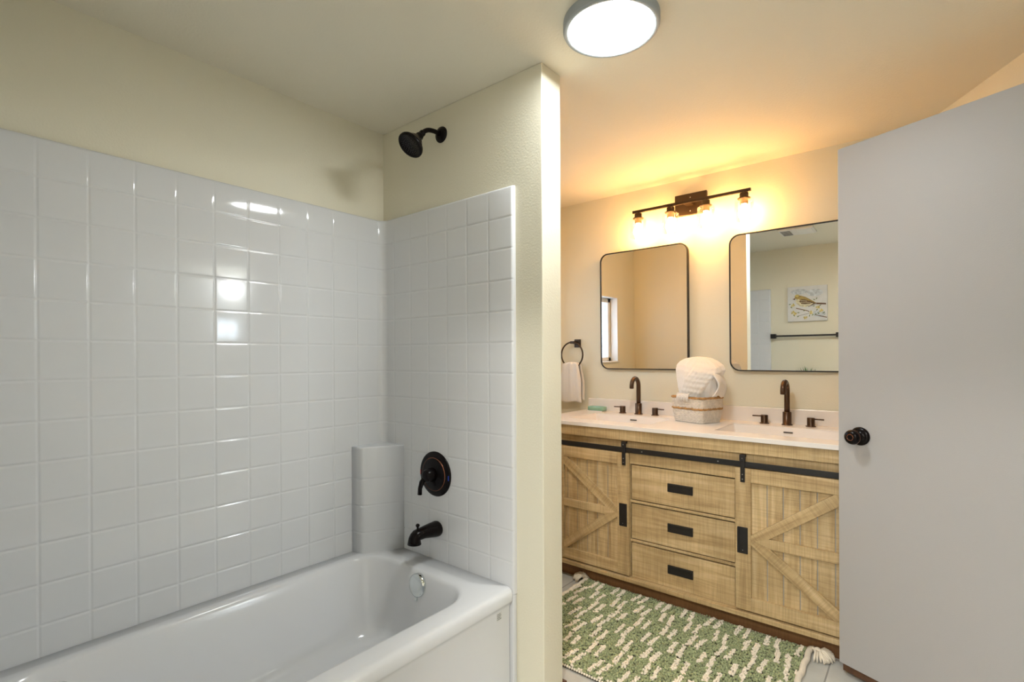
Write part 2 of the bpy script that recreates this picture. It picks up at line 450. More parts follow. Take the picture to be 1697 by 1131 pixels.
# ------------------------------------------------------------------ tub surround (moulded tile pattern)
T = 0.020
def grooves(lines, lo, hi, w_=0.0055):
    """positions and groove depth 0..1 between lo and hi"""
    out = []
    for l in lines:
        if lo+w_*1.4 < l < hi-w_*1.4:
            out += [(l-w_*1.35, 0), (l-w_, 0), (l-w_*0.55, 0.45), (l-w_*0.2, 0.95), (l+w_*0.2, 0.95), (l+w_*0.55, 0.45), (l+w_, 0), (l+w_*1.35, 0)]
    return out
GD = 0.0016
def sheet(b, path, zs):
    """path: (wall point, normal, distance, groove); zs: (z, factor, groove)"""
    loops = []
    for z, fac, gz in zs:
        row = []
        for (px, py, nx, ny, d, g) in path:
            dd = d*fac-GD*max(g, gz)*(1 if fac >= 1 else 0)
            row.append((px+nx*dd, py+ny*dd, z))
        loops.append(row)
    b.loft(loops, closed=False)
RC = 0.035
xcols = [-1.311-0.1165*k for k in range(6)]
ycols = [0.262+0.1174*k for k in range(-3, 11)]
path = []
def bull(x, y, n, sgn):      # rounded free edge, from the wall outwards
    r = 0.009
    pts = [(x, y, 0, n, 0.0, 0), (x, y, 0, n, T-r, 0)]
    for i in range(1, 5):
        a = pi/2*i/4
        pts.append((x-r+r*cos(a), y, 0, n, T-r+r*sin(a), 0))
    return pts
path += bull(XS, YB, 1, 1)
for x, g in sorted(grooves(xcols, XL+T+RC, XS-0.01), reverse=True): path.append((x, YB, 0, 1, T, g))
cx, cy = XL+T+RC, YB+T+RC
for i in range(9):
    a = -pi/2-pi/2*i/8
    px, py = cx+RC*cos(a), cy+RC*sin(a); n = (-cos(a), -sin(a))
    path.append((px-n[0]*T, py-n[1]*T, n[0], n[1], T, 0))
for y, g in grooves(ycols, YB+T+RC, Y1-T-RC): path.append((XL, y, 1, 0, T, g))
cx, cy = XL+T+RC, Y1-T-RC
for i in range(9):
    a = pi-pi/2*i/8
    px, py = cx+RC*cos(a), cy+RC*sin(a); n = (-cos(a), -sin(a))
    path.append((px-n[0]*T, py-n[1]*T, n[0], n[1], T, 0))
for x, g in sorted(grooves(xcols, XL+T+RC, XS-0.01)): path.append((x, Y1, 0, -1, T, g))
path += [(p[0], Y1, 0, -1, p[4], 0) for p in bull(XS, YB, 1, 1)][::-1]
ST = 1.889
zrows = [1.774-0.1178*k for k in range(12)]
zs = [(0.36, 1, 0)]+[(z, 1, g) for z, g in grooves(sorted(zrows), 0.36, ST)]
r = 0.010
for i in range(5):
    a = pi/2*i/4
    zs.append((ST-r+r*sin(a), (T-r+r*cos(a))/T if i else 0.9999, 0))
zs.append((ST, 0.0, 0))
sur = thing('tub_surround', 'glossy white moulded tile-pattern surround around the bathtub', 'tub surround', (XL+0.4, 0.7, 0))
b = MB(); sheet(b, path, zs)
b.build('wall_panel', M['acrylic'], sur, recalc=False)
# strips that carry the panel ends down to the floor beside the tub apron
MB().box(XS-0.075, XS, Y1-T-0.001, Y1, 0.0, 0.36, 0.006, 3).build('edge_strip', M['acrylic'], sur)
MB().box(XS-0.075, XS, YB, YB+T+0.001, 0.0, 0.36, 0.006, 3).build('edge_strip', M['acrylic'], sur)
# corner shelf column
SA, SB, SCc = Vector((XL+T-0.004, 1.287)), Vector((-1.914, 1.297)), Vector((-1.826, Y1-T+0.004))
def rounded(poly, rads, n=6):
    out = []
    for i, pnt in enumerate(poly):
        rd = rads[i]
        if rd == 0: out.append(pnt); continue
        a = (poly[i-1]-pnt).normalized(); c = (poly[(i+1) % len(poly)]-pnt).normalized()
        out.append(pnt+a*rd*1.25)
        for k in range(n+1):
            t = k/n
            out.append((pnt+a*rd)*(1-t)**2+pnt*(2*t*(1-t))+(pnt+c*rd)*t**2)
        out.append(pnt+c*rd*1.25)
    return out
def col_loop(z, inset):
    ctr = Vector((-1.93, 1.42))
    pl = rounded([SA, SB, SCc, Vector((XL+T-0.004, Y1-T+0.004))], [0, 0.012, 0, 0])
    out = []
    for i, q in enumerate(pl):
        d = (ctr-q).normalized()
        k = inset if 0 < i < len(pl)-2 else 0
        out.append((q.x+d.x*k, q.y+d.y*k, z))
    return out
loops = [col_loop(0.36, 0)]
for z, g in grooves([0.4782, 0.596, 0.7138], 0.36, 0.85): loops.append(col_loop(z, 1.2*GD*g))
SZ = 0.853
for i in range(5):
    a = pi/2*i/4; loops.append(col_loop(SZ-0.008+0.008*sin(a), 0.008-0.008*cos(a)))
b = MB(); b.loft(loops, cap1=True)
b.build('corner_shelf', M['acrylic'], sur)

# ------------------------------------------------------------------ bathtub
tubx0, tubx1, tuby0, tuby1 = XL+T+0.001, -1.192, YB+T+0.001, Y1-T-0.001
RZ = 0.387
ox0, ox1, oy0, oy1 = -1.900, -1.288, 0.12, 1.343
L = []
def outer(dx, z): L.append(rrect(tubx0, tubx1-dx, tuby0, tuby1, 0.010, z))
outer(0.016, 0.0); outer(0.014, 0.05); outer(0.014, 0.318); outer(0.010, 0.330); outer(0.002, 0.338); outer(0.0, 0.345)
outer(0.0, 0.368); outer(0.004, 0.379); outer(0.012, 0.385); outer(0.022, RZ)
def inner(g, z, r, dy=0.0, fl=0.0): L.append(rrect(ox0+g, ox1-g, oy0+g*1.6+fl, oy1-g+dy, r, z))
inner(-0.016, RZ, 0.145); inner(-0.007, 0.3855, 0.14); inner(-0.001, 0.380, 0.135); inner(0.004, 0.370, 0.13)
inner(0.012, 0.345, 0.13, 0.002); inner(0.040, 0.25, 0.13, 0.012, 0.02); inner(0.066, 0.165, 0.125, 0.026, 0.05)
inner(0.082, 0.125, 0.12, 0.034, 0.07); inner(0.098, 0.103, 0.11, 0.040, 0.08); inner(0.118, 0.093, 0.095, 0.042, 0.09); inner(0.150, 0.089, 0.07, 0.046, 0.1)
tub = thing('bathtub', 'white alcove bathtub with a broad front rim', 'bathtub', (-1.6, 0.7, 0))
b = MB(); b.loft(L, cap1=True)
b.build('tub_shell', M['tub'], tub)
# overflow cover on the sloping end wall
b = MB(); oc = Vector((-1.582, 1.338, 0.332)); oa = Vector((0, -1, 0.10))
b.lathe([(0.046, 0.0), (0.046, 0.012), (0.044, 0.018), (0.038, 0.022), (0.020, 0.0245), (0.0, 0.025)], oc, oa, 40)
ov = b.build('overflow_cover', M['chrome'], tub, label='round chrome overflow cover')
MB().box(-1.590, -1.574, 1.315, 1.325, 0.274, 0.290, 0.002).build('trip_lever', M['chrome'], ov)
b = MB().lathe([(0.034, 0.0), (0.034, 0.003), (0.028, 0.006), (0.0, 0.007)], (-1.60, 1.10, 0.0885), (0, 0, 1), 32)
b.build('drain', M['chrome'], tub)
# small printed sticker on the apron
M['sticker'] = pbr('grey_sticker', (0.62, 0.62, 0.60), 0.5)
M['sticker_ink'] = pbr('sticker_ink', (0.22, 0.23, 0.23), 0.6)
b = MB(); sx = tubx1-0.014
b.box(sx-0.0005, sx+0.0006, 1.379, 1.405, 0.322-0.0, 0.352-0.034+0.034) if False else b.box(sx-0.0005, sx+0.0006, 1.379, 1.405, 0.288, 0.318)
b.cur = 1
for i in range(4):
    b.box(sx+0.0004, sx+0.0009, 1.381, 1.403-0.004*(i % 2), 0.292+i*0.006, 0.2945+i*0.006)
b.build('sticker', [M['sticker'], M['sticker_ink']], tub, label='tiny grey printed sticker on the tub apron')

# ------------------------------------------------------------------ shower head, valve, spout
sh = thing('shower_head', 'dark bronze shower head on a bent arm above the tub surround', 'shower head', (-1.592, Y1, 2.193))
b = MB(); b.lathe([(0.034, 0), (0.034, 0.003), (0.031, 0.008), (0.020, 0.013), (0.012, 0.016)], (-1.592, Y1, 2.193), (0, -1, 0), 36)
b.build('flange', M['bronze'], sh)
def bez(p0, p1, p2, p3, n):
    out = []
    for i in range(n+1):
        t = i/n; a = 1-t
        out.append(Vector(p0)*a**3+Vector(p1)*3*a*a*t+Vector(p2)*3*a*t*t+Vector(p3)*t**3)
    return out
hx = -1.592
arm_end = (hx, 1.372, 2.163)
b = MB(); b.tube(bez((hx, Y1-0.002, 2.193), (hx, 1.432, 2.197), (hx, 1.396, 2.194), arm_end, 14), 0.0095, 18)
b.build('arm', M['bronze'], sh)
ax = Vector((-0.05, -0.66, -0.75)).normalized()
b = MB(); s0 = Vector(arm_end)
b.lathe([(0.0105, -0.008), (0.013, -0.004), (0.013, 0.006), (0.011, 0.010), (0.0155, 0.016), (0.017, 0.024), (0.0145, 0.031), (0.018, 0.035), (0.026, 0.043),
         (0.034, 0.054), (0.041, 0.066), (0.046, 0.074), (0.052, 0.078), (0.0545, 0.083), (0.0545, 0.090), (0.051, 0.094), (0.045, 0.094), (0.042, 0.091), (0.0, 0.089)], s0, ax, 48)
hd = b.build('head', M['bronze'], sh)
b = MB(); b.lathe([(0.0405, 0.0655), (0.0425, 0.0675), (0.0437, 0.0695)], s0, ax, 48, cap=False)
b.build('rim_line', M['bronze_edge'], hd, label='worn copper-coloured line around the head')
M['nozzle'] = pbr('grey_nozzle', (0.06, 0.055, 0.06), 0.5)
b = MB(); t = Vector((1, 0, 0)); u = ax.cross(t).normalized(); v = ax.cross(u)
for ring, n in ((0.010, 6), (0.020, 12), (0.029, 18), (0.037, 24)):
    for k in range(n):
        a = 2*pi*k/n
        q = s0+ax*0.0885+(u*cos(a)+v*sin(a))*ring
        b.lathe([(0.0016, 0), (0.0012, 0.003)], q, ax, 6)
b.build('nozzles', M['nozzle'], hd)

VC = Vector((-1.617, Y1-T, 0.752))
va = thing('tub_valve', 'round dark bronze tub valve with a lever handle', 'valve', VC)
b = MB(); b.lathe([(0.095, 0), (0.095, 0.003), (0.091, 0.007), (0.078, 0.010), (0.070, 0.0115), (0.068, 0.0135), (0.060, 0.0155), (0.034, 0.021), (0.030, 0.022)], VC, (0, -1, 0), 64)
es = b.build('escutcheon', M['bronze'], va)
b = MB(); b.lathe([(0.0705, 0.0113), (0.0698, 0.0138), (0.0682, 0.0138)], VC, (0, -1, 0), 64, cap=False)
b.build('ring_line', M['bronze_edge'], es)
M['hot'] = pbr('hot_mark', (0.35, 0.02, 0.01), 0.4); M['cold'] = pbr('cold_mark', (0.01, 0.05, 0.45), 0.4)
MB().box(VC.x-0.0885, VC.x-0.0845, VC.y-0.0095, VC.y-0.0075, VC.z-0.012, VC.z+0.008).build('hot_mark', M['hot'], es, label='small red hot-water mark')
MB().box(VC.x+0.0845, VC.x+0.0885, VC.y-0.0095, VC.y-0.0075, VC.z-0.016, VC.z+0.004).build('cold_mark', M['cold'], es, label='small blue cold-water mark')
b = MB(); b.lathe([(0.030, 0.018), (0.029, 0.034), (0.026, 0.052), (0.022, 0.060), (0.012, 0.064), (0.0, 0.065)], VC, (0, -1, 0), 40)
hdl = b.build('handle', M['bronze'], va)
p0 = VC+Vector((-0.008, -0.050, -0.006)); 
b = MB(); b.tube([p0, p0+Vector((-0.012, -0.010, -0.022)), p0+Vector((-0.018, -0.014, -0.048)), p0+Vector((-0.020, -0.014, -0.074))], [0.011, 0.0105, 0.0088, 0.0095], 18)
b.build('lever', M['bronze'], hdl)

SPC = Vector((-1.607, Y1-T, 0.522))
sp = thing('tub_spout', 'dark bronze tub spout with a diverter knob', 'tub spout', SPC)
b = MB()
def ring_y(cy, cz, rx, rz, n=28): return [(SPC.x+rx*cos(2*pi*j/n), cy, cz+rz*sin(2*pi*j/n)) for j in range(n)]
y0 = SPC.y
loops = [ring_y(y0, 0.522, 0.033, 0.031), ring_y(y0-0.006, 0.522, 0.035, 0.033), ring_y(y0-0.020, 0.522, 0.034, 0.032), ring_y(y0-0.05, 0.524, 0.031, 0.028),
         ring_y(y0-0.08, 0.525, 0.028, 0.024), ring_y(y0-0.10, 0.524, 0.027, 0.023)]
# turn down to the mouth
for a, rr_ in ((20, 0.0255), (45, 0.025), (70, 0.0255), (90, 0.027)):
    t = radians(a); cy_, cz_ = y0-0.106, 0.504
    c = Vector((SPC.x, cy_-0.020*sin(t), cz_+0.020*cos(t)))
    up = Vector((0, cos(t)*0+sin(t)*-1*0, 0))
    dirn = Vector((0, -cos(t), -sin(t))); nrm = Vector((0, -sin(t), cos(t)))
    loops.append([(c+Vector((1, 0, 0))*rr_*cos(2*pi*j/28)+nrm*rr_*0.92*sin(2*pi*j/28))[:] for j in range(28)])
last = loops[-1]
loops.append([(p[0]+(p[0]-SPC.x)*0.10, p[1]+(p[1]-(y0-0.126))*0.10, p[2]-0.013) for p in last])
b.loft(loops, True, True)
bd = b.build('spout_body', M['bronze'], sp)
b = MB(); kc = (SPC.x, y0-0.108, 0.548)
b.cyl((kc[0], kc[1], 0.535), (kc[0], kc[1], 0.556), 0.0045, 14); b.sphere((kc[0], kc[1], 0.562), 0.0085, 20, (1, 1, 0.85))
b.build('diverter_knob', M['bronze'], sp)

# ------------------------------------------------------------------ ceiling light and exhaust fan
LC = Vector((-0.769, 1.440, CEIL))
cl = thing('ceiling_light', 'round flush white ceiling light with a grey rim', 'ceiling light', LC)
b = MB(); b.lathe([(0.150, 0.0), (0.150, 0.024), (0.148, 0.029), (0.145, 0.0305), (0.136, 0.0305), (0.134, 0.028)], LC, (0, 0, -1), 72, cap=False)
b.build('rim', M['disc_rim'], cl)
b = MB(); b.lathe([(0.1355, 0.027), (0.12, 0.0285), (0.0, 0.0295)], LC, (0, 0, -1), 72, cap=False)
b.build('diffuser', M['disc'], cl)
ef = thing('exhaust_fan', 'square white exhaust fan cover on the ceiling, seen in the right mirror', 'exhaust fan', (-0.81, 0.86, CEIL))
MB().box(-0.945, -0.675, 0.725, 0.995, CEIL-0.016, CEIL, 0.004).build('cover', M['trim'], ef)
b = MB()
for i in range(7): b.box(-0.93, -0.855, 0.75+i*0.033, 0.764+i*0.033, CEIL-0.0175, CEIL-0.0155)
b.build('louvers', M['slot'], ef, label='dark louver slots')
M['lens'] = pbr('fan_lens', (0.82, 0.82, 0.80), 0.3)
MB().box(-0.80, -0.69, 0.74, 0.98, CEIL-0.020, CEIL-0.0155, 0.003).build('lens', M['lens'], ef)
# lamp of the room beyond the doorway
HL = Vector((RX, 2.585, 2.085))
hl = thing('wall_lamp', 'round white wall lamp in the room beyond the doorway', 'wall lamp', HL)
b = MB(); b.lathe([(0.055, 0.0), (0.055, 0.012), (0.02, 0.016), (0.018, 0.04)], HL, (-1, 0, 0), 32); b.build('base', M['trim'], hl)
M['hall'] = emit('globe_glow', (0.90, 0.96, 1.0), HALL_LEVEL)
MB().sphere((HL.x-0.085, HL.y, HL.z), 0.048, 28).build('globe', M['hall'], hl)

CLc = Vector((0.1, -0.85, CEIL))  # unseen lamp added as soft fill from behind the camera
kl = thing('corridor_fill_light', 'unseen round ceiling light added in the corridor for fill', 'ceiling light', CLc)
b = MB(); b.lathe([(0.150, 0.0), (0.150, 0.024), (0.141, 0.030), (0.138, 0.028)], CLc, (0, 0, -1), 48, cap=False); b.build('rim', M['disc_rim'], kl)
M['corridor'] = emit('corridor_fill_glow', (1.0, 0.97, 0.93), CORRIDOR_FILL)
b = MB(); b.lathe([(0.139, 0.027), (0.12, 0.0285), (0.0, 0.0295)], CLc, (0, 0, -1), 48, cap=False); b.build('diffuser', M['corridor'], kl)

# ------------------------------------------------------------------ vanity light
vl = thing('vanity_light', 'dark bronze four-bulb vanity light above the mirrors', 'wall light', (-1.073, YV, 2.145))
MB().box(-1.172, -0.984, YV-0.022, YV, 2.086, 2.212, 0.003).build('back_plate', M['fixture'], vl)
for z in (2.107, 2.187): MB().sphere((-1.078, YV-0.023, z), 0.004, 12).build('cap_nut', M['screw'], vl)
BY = 2.925
MB().box(-1.416, -0.730, BY-0.008, BY+0.008, 2.137, 2.153, 0.0015).build('crossbar', M['fixture'], vl)
MB().box(-1.10, -1.056, BY+0.006, YV-0.02, 2.137, 2.153, 0.001).build('mount_arm', M['fixture'], vl)
def make_socket(x):
    b = MB()
    b.cyl((x, BY, 2.139), (x, BY, 2.130), 0.009, 16)
    b.lathe([(0.021, 2.132), (0.0225, 2.130), (0.0225, 2.106), (0.0335, 2.1045), (0.0335, 2.0995), (0.020, 2.098), (0.0205, 2.074), (0.018, 2.072)], (x, BY, 0), (0, 0, 1), 32)
    so = b.build('socket', M['fixture'], vl)
    b = MB()
    b.lathe([(0.032, 2.0990), (0.044, 2.0965), (0.0475, 2.090), (0.0475, 1.985), (0.0465, 1.984)], (x, BY, 0), (0, 0, 1), 40, cap=False)
    b.build('glass_shade', M['glass'], so)
    b = MB()
    b.lathe([(0.013, 2.074), (0.014, 2.062), (0.020, 2.050), (0.0275, 2.036), (0.030, 2.022), (0.0285, 2.008), (0.022, 1.998), (0.011, 1.9935), (0.0, 1.993)], (x, BY, 0), (0, 0, 1), 24, cap=False)
    b.build('bulb', M['bulb'], so)
for x in (-1.380, -1.174, -0.968, -0.764): make_socket(x)

# ------------------------------------------------------------------ mirrors
def make_mirror(name, label, cx, zc, yawd, pitchd, w_=0.587, h_=0.760):
    rot = Matrix.Rotation(radians(yawd), 3, 'Z') @ Matrix.Rotation(radians(pitchd), 3, 'X')
    t = thing(name, label, 'mirror', (cx, YV-0.020, zc), rot, 'mirrors above the vanity')
    r = 0.055
    def lp(off, y, rr_): return [(p[0], y, p[1]) for p in rrect(-w_/2+off, w_/2-off, -h_/2+off, h_/2-off, rr_, 0, 10, 4)]
    b = MB()
    fr = [lp(0.002, 0.012, r-0.002), lp(0.0, 0.010, r), lp(0.0, -0.010, r), lp(0.001, -0.0115, r-0.001), lp(0.0055, -0.0115, r-0.0055), lp(0.0062, -0.011, r-0.0062), lp(0.0062, -0.004, r-0.0062)]
    b.loft(fr, closed=True, smooth=False)
    b.build('frame', M['black'], t, local=True)
    b = MB(); l = lp(0.006, -0.0055, r-0.006); l2 = lp(0.006, 0.010, r-0.006)
    b.loft([l, l2], True, True, smooth=False)
    b.build('glass', M['mirror'], t, local=True)
    return t
make_mirror('wall_mirror', 'rounded black-framed mirror above the left faucet, near the towel ring', -1.384, 1.545, 0.0, 0.5)
make_mirror('wall_mirror', 'rounded black-framed mirror above the right faucet, beside the open door', -0.563, 1.544, 1.0, 0.72)

# ------------------------------------------------------------------ vanity
VX0, VX1 = -1.785, -0.095
CT = 0.888
va_ = thing('vanity_cabinet', 'light oak double vanity cabinet with sliding barn doors', 'vanity cabinet', ((VX0+VX1)/2, 2.70, 0))
YF = 2.430
b = MB()
b.box(VX0, VX0+0.018, YF, YV-0.01, 0.082, 0.866, 0.001); b.box(VX1-0.018, VX1, YF, YV-0.01, 0.082, 0.866, 0.001)
b.box(VX0, VX1, YF+0.004, YV-0.012, 0.083, 0.10); b.box(VX0+0.018, VX1-0.018, YV-0.025, YV-0.012, 0.1, 0.866)
for x0, x1 in ((VX0, VX0+0.07), (-1.262, -1.1945), (-0.6735, -0.605), (VX1-0.07, VX1)):
    b.box(x0, x1, YF, YF+0.018, 0.102, 0.69, 0.001)
b.box(-1.196, -0.675, YF, YF+0.018, 0.4895, 0.5025, 0.001); b.box(-1.196, -0.675, YF, YF+0.018, 0.2865, 0.2995, 0.001)
b.build('carcass', M['wood_h'], va_)
MB().box(-1.192, -0.675, YF+0.017, YF+0.021, 0.10, 0.69).build('drawer_gap_shade', M['gap'], va_)  # near-black sheet paints the shade in the gaps around the drawers
MB().box(VX0, VX1, YF-0.002, YF+0.018, 0.690, 0.812, 0.001).build('frieze_board', M['wood_h'], va_)
MB().box(VX0-0.004, VX1+0.004, 2.404, 2.45, 0.811, 0.866, 0.002).build('apron', M['wood_h'], va_)
MB().box(VX0-0.002, VX1+0.002, 2.397, 2.45, 0.081, 0.1025, 0.003).build('bottom_trim', M['wood_h'], va_)
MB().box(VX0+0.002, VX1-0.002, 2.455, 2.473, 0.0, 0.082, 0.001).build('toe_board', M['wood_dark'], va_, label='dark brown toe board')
# drawers
for z0, z1, zp in ((0.507, 0.686, 0.598), (0.304, 0.485, 0.400), (0.103, 0.2815, 0.194)):
    d = MB().box(-1.1885, -0.6785, YF-0.002, YF+0.0165, z0+0.0005, z1-0.002, 0.0015).build('drawer', M['wood_h'], va_)
    b = MB()
    b.box(-0.9935, -0.8690, YF-0.0105, YF-0.0015, zp-0.020, zp+0.021, 0.0015)
    b.box(-0.988, -0.874, YF-0.0145, YF-0.009, zp+0.012, zp+0.021, 0.0015)
    b.build('pull', M['black'], d, label='black metal cup pull')
# barn doors
def barn_door(x0, s):
    X = lambda u: x0+s*u
    bx = lambda b, u0, u1, y0, y1, z0, z1, bev=0.0018: b.box(min(X(u0), X(u1)), max(X(u0), X(u1)), y0, y1, z0, z1, bev)
    DW, SW = 0.468, 0.066
    # plank panel with V grooves
    b = MB(); us = [SW-0.004]
    prof = [(SW-0.004, 0)]
    k = 1
    while SW+0.0635*k < DW-SW:
        g = SW+0.0635*k; prof += [(g-0.0022, 0), (g-0.0016, 1), (g+0.0016, 1), (g+0.0022, 0)]; k += 1
    prof.append((DW-SW+0.004, 0))
    loops = [[(X(u), 2.4225+0.003*g, z) for u, g in prof] for z in (0.166, 0.687)]
    b.loft(loops, closed=False, smooth=False)
    for fi in range(len(prof)-1):
        if prof[fi][1] and prof[fi+1][1]: b.mi[fi] = 1
    bx(b, SW-0.004, DW-SW+0.004, 2.4256, 2.4285, 0.166, 0.687, 0)
    d = b.build('barn_door', [M['wood_v'], M['groove']], va_, recalc=False)
    for u0 in (0, DW-SW):
        b = MB(); bx(b, u0, u0+SW, 2.408, 2.4285, 0.110, 0.746); b.build('stile', M['wood_v'], d)
    for z0, z1 in ((0.683, 0.746), (0.110, 0.170)):
        b = MB(); bx(b, SW, DW-SW, 2.408, 2.4285, z0, z1); b.build('rail', M['wood_h'], d)
    b = MB(); bx(b, SW, DW-SW, 2.4108, 2.424, 0.403, 0.4465); b.build('rail', M['wood_h'], d)
    zc = 0.425
    up = [(SW, zc+0.0235), (0.381, 0.683), (DW-SW, 0.683), (DW-SW, 0.641), (SW+0.070, zc+0.020), (SW, zc-0.002)]
    lo = [(u, 2*zc+0.0035-z) for u, z in up]
    b = MB().prism([(X(u), z) for u, z in up], 2.4095, 2.424); b.build('brace', M['wood_u' if s > 0 else 'wood_d'], d)
    b = MB().prism([(X(u), z) for u, z in lo], 2.4097, 2.424); b.build('brace', M['wood_d' if s > 0 else 'wood_u'], d)
    b = MB(); bx(b, 0.0105, 0.0535, 2.4035, 2.409, 0.363, 0.4805, 0.0015)
    bx(b, 0.0105, 0.018, 2.399, 2.405, 0.366, 0.4775, 0.001)
    b.cur = 1; b.sphere((X(0.033), 2.4034, 0.378), 0.002, 8)
    b.build('door_pull', [M['black'], M['screw']], d, label='black metal door pull')
    b = MB(); u0, u1 = (0.0245, 0.0435) if s > 0 else (0.0145, 0.0345)
    bx(b, u0, u1, 2.3985, 2.4035, 0.683, 0.800, 0.0015)
    bx(b, u0-0.003, u1+0.003, 2.3985, 2.418, 0.795, 0.806, 0.002)
    bx(b, u0-0.003, u1+0.003, 2.396, 2.404, 0.778, 0.806, 0.002)
    um = (u0+u1)/2
    b.cur = 1
    for z in (0.697, 0.718, 0.790): b.sphere((X(um), 2.3982 if z < 0.75 else 2.3958, z), 0.003, 10)
    b.build('hanger', [M['black'], M['screw']], d, label='black strap hanger')
    return d
barn_door(-1.195, -1)
barn_door(-0.672, 1)
b = MB().box(VX0+0.02, VX1-0.02, 2.4045, 2.4125, 0.7495, 0.775, 0.0015)
for x in (VX0+0.06, -1.12, -0.76, VX1-0.06): b.cyl((x, 2.4125, 0.7625), (x, YF, 0.7625), 0.006, 12)
b.cur = 1
for x in (-1.12, -0.745): b.sphere((x, 2.4043, 0.7625), 0.0035, 10)
b.build('slide_rail', [M['black'], M['screw']], va_, label='black metal sliding rail')

# countertop with two basins
ct = thing('countertop', 'white double-basin vanity top with a low backsplash', 'countertop', ((VX0+VX1)/2, 2.70, CT))
CX0, CX1, CY0, CY1 = -1.803, -0.075, 2.392, YV-0.002
BAS = [(-1.640, -1.130), (-0.800, -0.290)]
BY0, BY1 = 2.525, 2.852
b = MB()
z0, z1 = CT-0.021, CT
b.box(CX0, CX1, CY0, BY0, z0, z1, 0.0015)
b.box(CX0, CX1, BY1, CY1, z0, z1)
b.box(CX0, BAS[0][0], BY0-0.002, BY1, z0, z1-1e-5); b.box(BAS[0][1], BAS[1][0], BY0-0.002, BY1, z0, z1-1e-5); b.box(BAS[1][1], CX1, BY0-0.002, BY1, z0, z1-1e-5)
b.build('slab', M['counter'], ct)
MB().box(CX0+0.026, CX1, YV-0.022, YV-0.002, CT-0.002, CT+0.080, 0.0025).build('backsplash', M['counter'], ct)
for x0, x1 in BAS:
    b = MB()
    lp = lambda g, z, r: rrect(x0+g, x1-g, BY0+g*0.7, BY1-g*0.7, r, z, 6, 4)
    b.loft([lp(-0.0015, CT-0.003, 0.003), lp(0.0, CT-0.006, 0.008), lp(0.008, CT-0.06, 0.014), lp(0.016, CT-0.093, 0.022), lp(0.030, CT-0.103, 0.03), lp(0.06, CT-0.106, 0.03)], cap1=True)
    # outside of the bowl
    b.loft([lp(-0.004, CT-0.015, 0.01), lp(-0.004, CT-0.125, 0.02)], cap1=True)
    bs = b.build('basin', M['counter'], ct, recalc=False)
    xm = (x0+x1)/2+0.005
    MB().box(xm-0.021, xm+0.021, BY1-0.0075, BY1-0.001, CT-0.030, CT-0.0235, 0.0015).build('overflow_slot', M['slot'], bs, label='dark overflow slot')
    b = MB().lathe([(0.030, 0.0), (0.030, 0.002), (0.022, 0.004), (0.0, 0.006)], (xm, 2.69, CT-0.106), (0, 0, 1), 28)
    b.build('drain', M['faucet'], bs)

# faucets
def make_faucet(x, label):
    y = 2.940
    t = thing('faucet', label, 'faucet', (x, y, CT), group='faucets on the vanity top')
    b = MB()
    b.lathe([(0.026, 0), (0.026, 0.003), (0.0245, 0.005), (0.0205, 0.006), (0.0205, 0.066), (0.0195, 0.068), (0.0135, 0.069)], (x, y, CT), (0, 0, 1), 32, cap=False)
    R_ = 0.047; zc = CT+0.178
    path = [(x, y, CT+0.06), (x, y, CT+0.12), (x, y, zc-0.01)]
    for i in range(0, 13):
        a = pi*i/12*0.98
        path.append((x, y-R_+R_*cos(a), zc+R_*sin(a)))
    e = path[-1]; path.append((x, e[1]+0.0005, e[2]-0.016))
    b.tube(path, 0.0132, 20)
    s_ = b.build('spout', M['faucet'], t)
    b = MB().cyl((x, e[1]+0.0005, e[2]-0.0155), (x, e[1]+0.0005, e[2]-0.0175), 0.010, 20); b.build('aerator', M['slot'], s_)
    for sg in (-1, 1):
        hx_ = x+sg*0.108
        b = MB(); b.lathe([(0.0235, 0), (0.0235, 0.0035), (0.018, 0.0045), (0.0175, 0.006), (0.0175, 0.044), (0.0165, 0.0455), (0.0, 0.0455)], (hx_, y, CT), (0, 0, 1), 28)
        h_ = b.build('handle', M['faucet'], t)
        MB().cyl((hx_+sg*0.010, y, CT+0.0385), (hx_+sg*0.058, y-0.004, CT+0.0385), 0.0036, 14).build('lever', M['faucet'], h_)
    return t
make_faucet(-1.390, 'bronze gooseneck faucet at the left basin beside the green soap dish')
make_faucet(-0.562, 'bronze gooseneck faucet at the right basin near the open door')

# soap dish
sd = thing('soap_dish', 'pale green glass soap dish on the left end of the vanity top', 'soap dish', (-1.685, 2.945, CT))
def sdl(g, z, r=0.008): return rrect(-1.742+g, -1.628-g, 2.915+g, 2.972-g, r, z, 5, 3)
b = MB(); b.loft([sdl(0.004, CT+0.004), sdl(0.0, CT+0.007), sdl(0.0, CT+0.030), sdl(0.0015, CT+0.0315), sdl(0.004, CT+0.031), sdl(0.005, CT+0.026), sdl(0.006, CT+0.014)], True, True)
b.build('tray', M['soap'], sd)
MB().box(-1.748, -1.634, 2.911, 2.976, CT, CT+0.005, 0.002).build('foot_plate', M['counter'], sd, label='thin white foot plate')

# ------------------------------------------------------------------ towel ring and hand towel
TX, TZ, TYR = -1.888, 1.262, 2.957
tr = thing('towel_ring', 'dark bronze towel ring on a square wall plate, left of the mirror', 'towel ring', (-1.870, YV, 1.340))
MB().box(-1.895, -1.846, YV-0.010, YV, 1.312, 1.368, 0.002).build('wall_plate', M['fixture'], tr)
b = MB(); b.box(-1.900, -1.868, TYR-0.007, YV-0.008, 1.338, 1.355, 0.002); b.build('post', M['fixture'], tr)
b = MB(); b.tube([(TX+0.086*sin(2*pi*i/64), TYR, TZ+0.086*cos(2*pi*i/64)) for i in range(64)], 0.0055, 14, closed=True)
b.build('ring', M['fixture'], tr)
